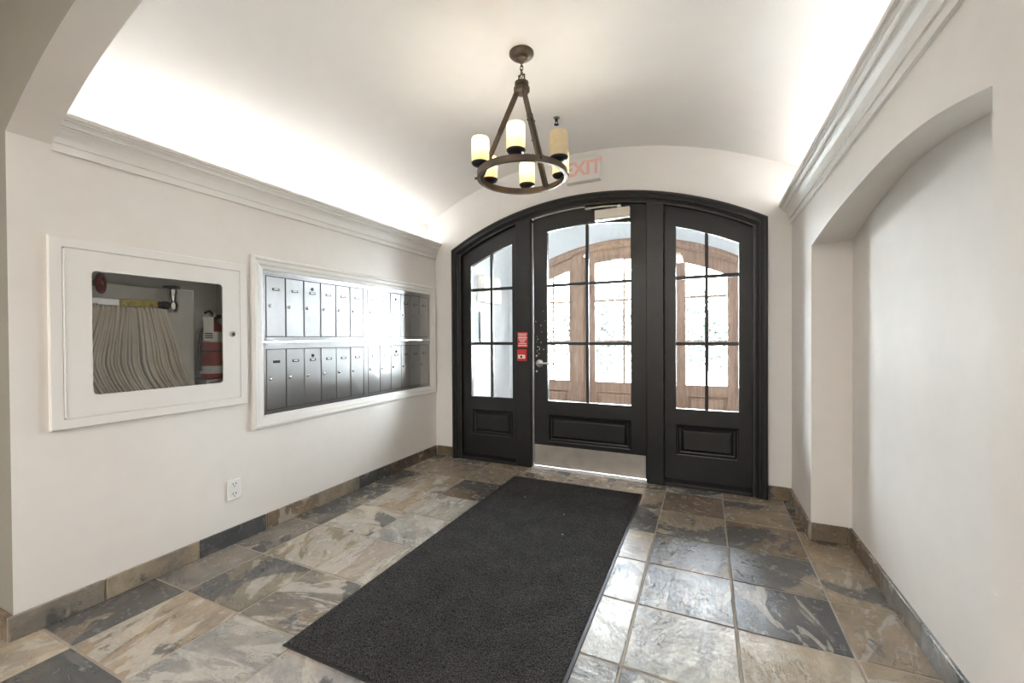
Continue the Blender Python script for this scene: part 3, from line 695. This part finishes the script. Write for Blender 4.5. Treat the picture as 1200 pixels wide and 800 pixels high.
# ------------------------------------------------------------------ chandelier
cx, cy = -.787, 1.837; RZ = 1.761; RR = .205
t = thing('chandelier', (cx, cy, 1.75), 'bronze ring chandelier with six cream candle shades', 'chandelier')
MB().lathe([(.058, 2.339), (.058, 2.330), (.050, 2.322), (.030, 2.318), (.028, 2.306), (.014, 2.300), (.008, 2.292), (.0005, 2.290)], (cx, cy, 0), 28).build('canopy', M['bronze'], t, smooth=True)
for k in range(4):
    z = 2.285-.0165*k; m = MB(); pts = []
    for q in range(12):
        a = 2*math.pi*q/12; u, v = .0075*math.cos(a), .0125*math.sin(a)
        pts.append((cx+(u if k % 2 else 0), cy+(0 if k % 2 else u), z+v))
    m.tube(pts, .0022, 6, closed=True); m.build('chain_link', M['bronze'], t, smooth=True)
m = MB(); m.tube([(cx-.014, cy, 2.200), (cx-.014, cy, 2.236), (cx+.014, cy, 2.236), (cx+.014, cy, 2.200)], .005, 6); m.build('yoke', M['bronze'], t)
MB().lathe([(.028, 2.203), (.033, 2.200), (.033, 2.182), (.028, 2.179), (.038, 2.174), (.038, 2.160), (.030, 2.150), (.012, 2.140), (.0005, 2.139)], (cx, cy, 0), 24).build('hub', M['bronze'], t, smooth=True)
m = MB(); m.tube([(cx+RR*math.cos(2*math.pi*k/72), cy+RR*math.sin(2*math.pi*k/72), RZ) for k in range(72)], 0, closed=True, sec=[(-.014, -.008), (.014, -.008), (.014, .008), (-.014, .008)], up=(0, 0, 1)); m.build('ring', M['bronze'], t, smooth=True)
for k in range(3):
    a = math.radians(-164+120*k); ca, sa = math.cos(a), math.sin(a)
    p0 = Vector((cx+.022*ca, cy+.022*sa, 2.158)); p1 = Vector((cx+(RR-.006)*ca, cy+(RR-.006)*sa, RZ+.004)); pm = p0.lerp(p1, .47)
    side = Vector((-sa, ca, 0))*.0065
    r_ = MB()
    r_.tube([p0, pm], 0, sec=[(-.007, -.011), (.007, -.011), (.007, .011), (-.007, .011)], up=(-sa, ca, 0)); rod = r_.build('rod', M['bronze'], t)
    for s_ in (-1, 1):
        m = MB(); m.tube([p0.lerp(p1, .38)+side*s_*1.3, p1+side*s_*1.3], 0, sec=[(-.0038, -.008), (.0038, -.008), (.0038, .008), (-.0038, .008)], up=(-sa, ca, 0)); m.build('rod_bar', M['bronze'], rod)
    m = MB(); m.tube([pm-side*3, pm+side*3], .0045, 6); m.build('pin', M['bronze'], rod)
    m = MB(); m.tube([p1, p1+Vector((ca, sa, 0))*.03], .006, 8); m.build('ring_bolt', M['bronze'], rod)
for k in range(6):
    a = math.radians(-134+60*k); x, y = cx+RR*math.cos(a), cy+RR*math.sin(a)
    MB().lathe([(.008, RZ+.010), (.008, RZ+.016), (.020, RZ+.017), (.036, RZ+.024), (.041, RZ+.031), (.041, RZ+.034), (.010, RZ+.033)], (x, y, 0), 22).build('cup', M['darkcup'], t, smooth=True)
    MB().lathe([(.0375, RZ+.0345), (.0395, RZ+.038), (.0395, RZ+.140), (.0375, RZ+.144), (.0345, RZ+.141), (.0345, RZ+.040), (.0005, RZ+.039)], (x, y, 0), 26, cap=False).build('candle_shade', M['shade'], t, smooth=True)
    if k == 2: continue
    l = bpy.data.lights.new('candle_bulb', 'POINT'); l.energy = BULB_WATT; l.color = (1, .92, .80); l.shadow_soft_size = .016*S
    lo = bpy.data.objects.new('candle_bulb', l); C.objects.link(lo); lo.parent = t; lo.location = (Vector((x, y, RZ+.112))-Vector((cx, cy, 1.75)))*S

# sprinkler
t = thing('fire_sprinkler', (-.827, 2.467, 2.34), 'small chrome sprinkler head on the vault beyond the chandelier', 'sprinkler')
MB().lathe([(.020, 2.3395), (.020, 2.336), (.012, 2.333)], (-.827, 2.467, 0), 18).build('escutcheon', M['steel'], t, smooth=True)
b = MB().lathe([(.008, 2.334), (.008, 2.318), (.005, 2.316)], (-.827, 2.467, 0), 12).build('body', M['darkcup'], t, smooth=True)
for s_ in (-1, 1):
    m = MB(); m.tube([(-.827+s_*.006, 2.467, 2.317), (-.827+s_*.010, 2.467, 2.308), (-.827, 2.467, 2.298)], .0025, 6); m.build('frame_arm', M['darkcup'], b)
MB().lathe([(.015, 2.299), (.015, 2.297), (.003, 2.295)], (-.827, 2.467, 0), 14).build('deflector', M['darkcup'], t)

# ------------------------------------------------------------------ floor mat
MX0, MX1, MY0, MY1 = -1.254, -.364, .922, 2.757
t = thing('floor_mat', ((MX0+MX1)/2, (MY0+MY1)/2, 0), 'charcoal carpet entrance mat with rubber edge on the slate', 'mat')
MB().box(MX0, MX1, MY0, MY1, .0004, .004).build('rubber_border', M['rubber'], t, bevel=.0015)
m = MB(); nx, ny = 170, 350; ix0, ix1, iy0, iy1 = MX0+.006, MX1-.012, MY0+.010, MY1-.008
for j in range(ny+1):
    for i in range(nx+1):
        e = i in (0, nx) or j in (0, ny)
        m.v.append((ix0+(ix1-ix0)*i/nx+(0 if e else random.uniform(-.0012, .0012)), iy0+(iy1-iy0)*j/ny+(0 if e else random.uniform(-.0012, .0012)), .0042 if e else .0075+random.uniform(-.0016, .0016)))
m.f = [(j*(nx+1)+i, j*(nx+1)+i+1, (j+1)*(nx+1)+i+1, (j+1)*(nx+1)+i) for j in range(ny) for i in range(nx)]
tag(m.build('carpet_pile', M['carpet'], t), kind='stuff')
for (x, y, r) in ((-.655, 2.02, .003), (-1.02, 2.40, .0028), (-.72, 2.25, .002)):
    tag(MB().lathe([(r, .0085), (r*.8, .010), (.0003, .0105)], (x, y, 0), 6).build('lint_speck', M['letter'], t))

# ------------------------------------------------------------------ vestibule
VY0, VY1 = YB+.1, YB+1.53
struct(MB().box(-2.3, .8, VY0, VY1+.1, -.06, -.002).build('floor_vestibule', M['grout']))
struct(MB().box(-2.25, -2.12, VY0, VY1, -.002, 2.45).build('wall_vestibule_left', M['vest']))
struct(MB().box(.50, .62, VY0, VY1, -.002, 2.45).build('wall_vestibule_right', M['vest']))
struct(MB().box(-2.3, .8, VY0, VY1+.1, 2.45, 2.5).build('ceiling_vestibule', M['vest']))
arched_wall('wall_street', VY1, VY1+.1, -2.4, .8, FX-1.075, FX+1.075, arc(.055), 2.5, M['vest'], 'white end wall around the oak street doors')
t = thing('parcel_box', (-2.12, 3.94, 1.36), 'pale metal wall box seen through the mailbox-side sidelight', 'box')
MB().box(-2.1195, -2.03, 3.76, 4.13, 1.36, 1.64).build('case', M['beige'], t, bevel=.006)
MB().box(-2.03, -2.026, 3.98, 4.12, 1.375, 1.625).build('lid', M['white'], t, bevel=.001)
t = thing('entry_intercom', (-2.12, 3.85, .95), 'intercom directory panel seen through the mailbox-side sidelight', 'intercom')
MB().box(-2.1195, -2.10, 3.80, 4.10, .96, 1.26).build('panel', M['white'], t, bevel=.003)
MB().box(-2.10, -2.085, 3.765, 3.795, .93, 1.27).build('handle_bar', M['blackp'], t, bevel=.003)
MB().box(-2.10, -2.097, 3.87, 3.98, 1.13, 1.21).build('screen', M['steel'], t)
for k in range(4): MB().box(-2.10, -2.097, 3.84, 3.88+.02*k, 1.0+.028*k, 1.008+.028*k).build('button_row', M['steel'], t)

# ------------------------------------------------------------------ outdoors
struct(MB().box(-40, 40, VY1+.1, 60, -.22, -.12).build('ground', M['pave']), 'pale paved forecourt outside')
struct(MB().box(-6, 5, 6.1, 6.22, 2.13, 2.24).build('trim_6', M['stucco']), 'porch beam over the street doors')
def tree(x, y, h, r, n, name, label, group):
    t = thing(name, (x, y, -.12), label, 'tree' if h > 1.6 else 'shrub', group)
    m = MB(); m.tube([(x, y, -.12), (x+.04, y, h*.3), (x-.03, y+.03, h*.7)], .05*r, 8); m.build('trunk', M['bark'], t)
    m = MB(); rr = random.Random(int(x*100)+3)
    for k in range(n):
        a = rr.uniform(0, 6.283); b = math.acos(rr.uniform(-1, 1)); q = r*(rr.random()**.4)
        c = Vector((x+q*math.sin(b)*math.cos(a), y+q*math.sin(b)*math.sin(a), h-r*.9+q*math.cos(b)*1.1))
        u = Vector((rr.gauss(0,1), rr.gauss(0,1), rr.gauss(0,1))).normalized(); v = u.orthogonal().normalized()
        s_ = rr.uniform(.05, .11)
        m.add([c-u*s_, c+v*s_*.5, c+u*s_, c-v*s_*.5], [(0,1,2,3)])
    tag(m.build('foliage', M['leaf'], t), kind='stuff')
for k, (x, y, h, r, lab) in enumerate(((-2.9, 13.0, 2.3, 1.3, 'leafy tree across the forecourt seen through the black door'), (0.1, 15.5, 2.4, 1.35, 'leafy tree across the forecourt seen through the niche-side glass'), (-6.2, 14.0, 2.2, 1.35, 'leafy tree across the forecourt nearest the lever side'), (3.1, 15.5, 2.3, 1.35, 'leafy tree furthest toward the niche side outside'))):
    tree(x, y, h, r, 2600, 'garden_tree', lab, 'trees across the forecourt')
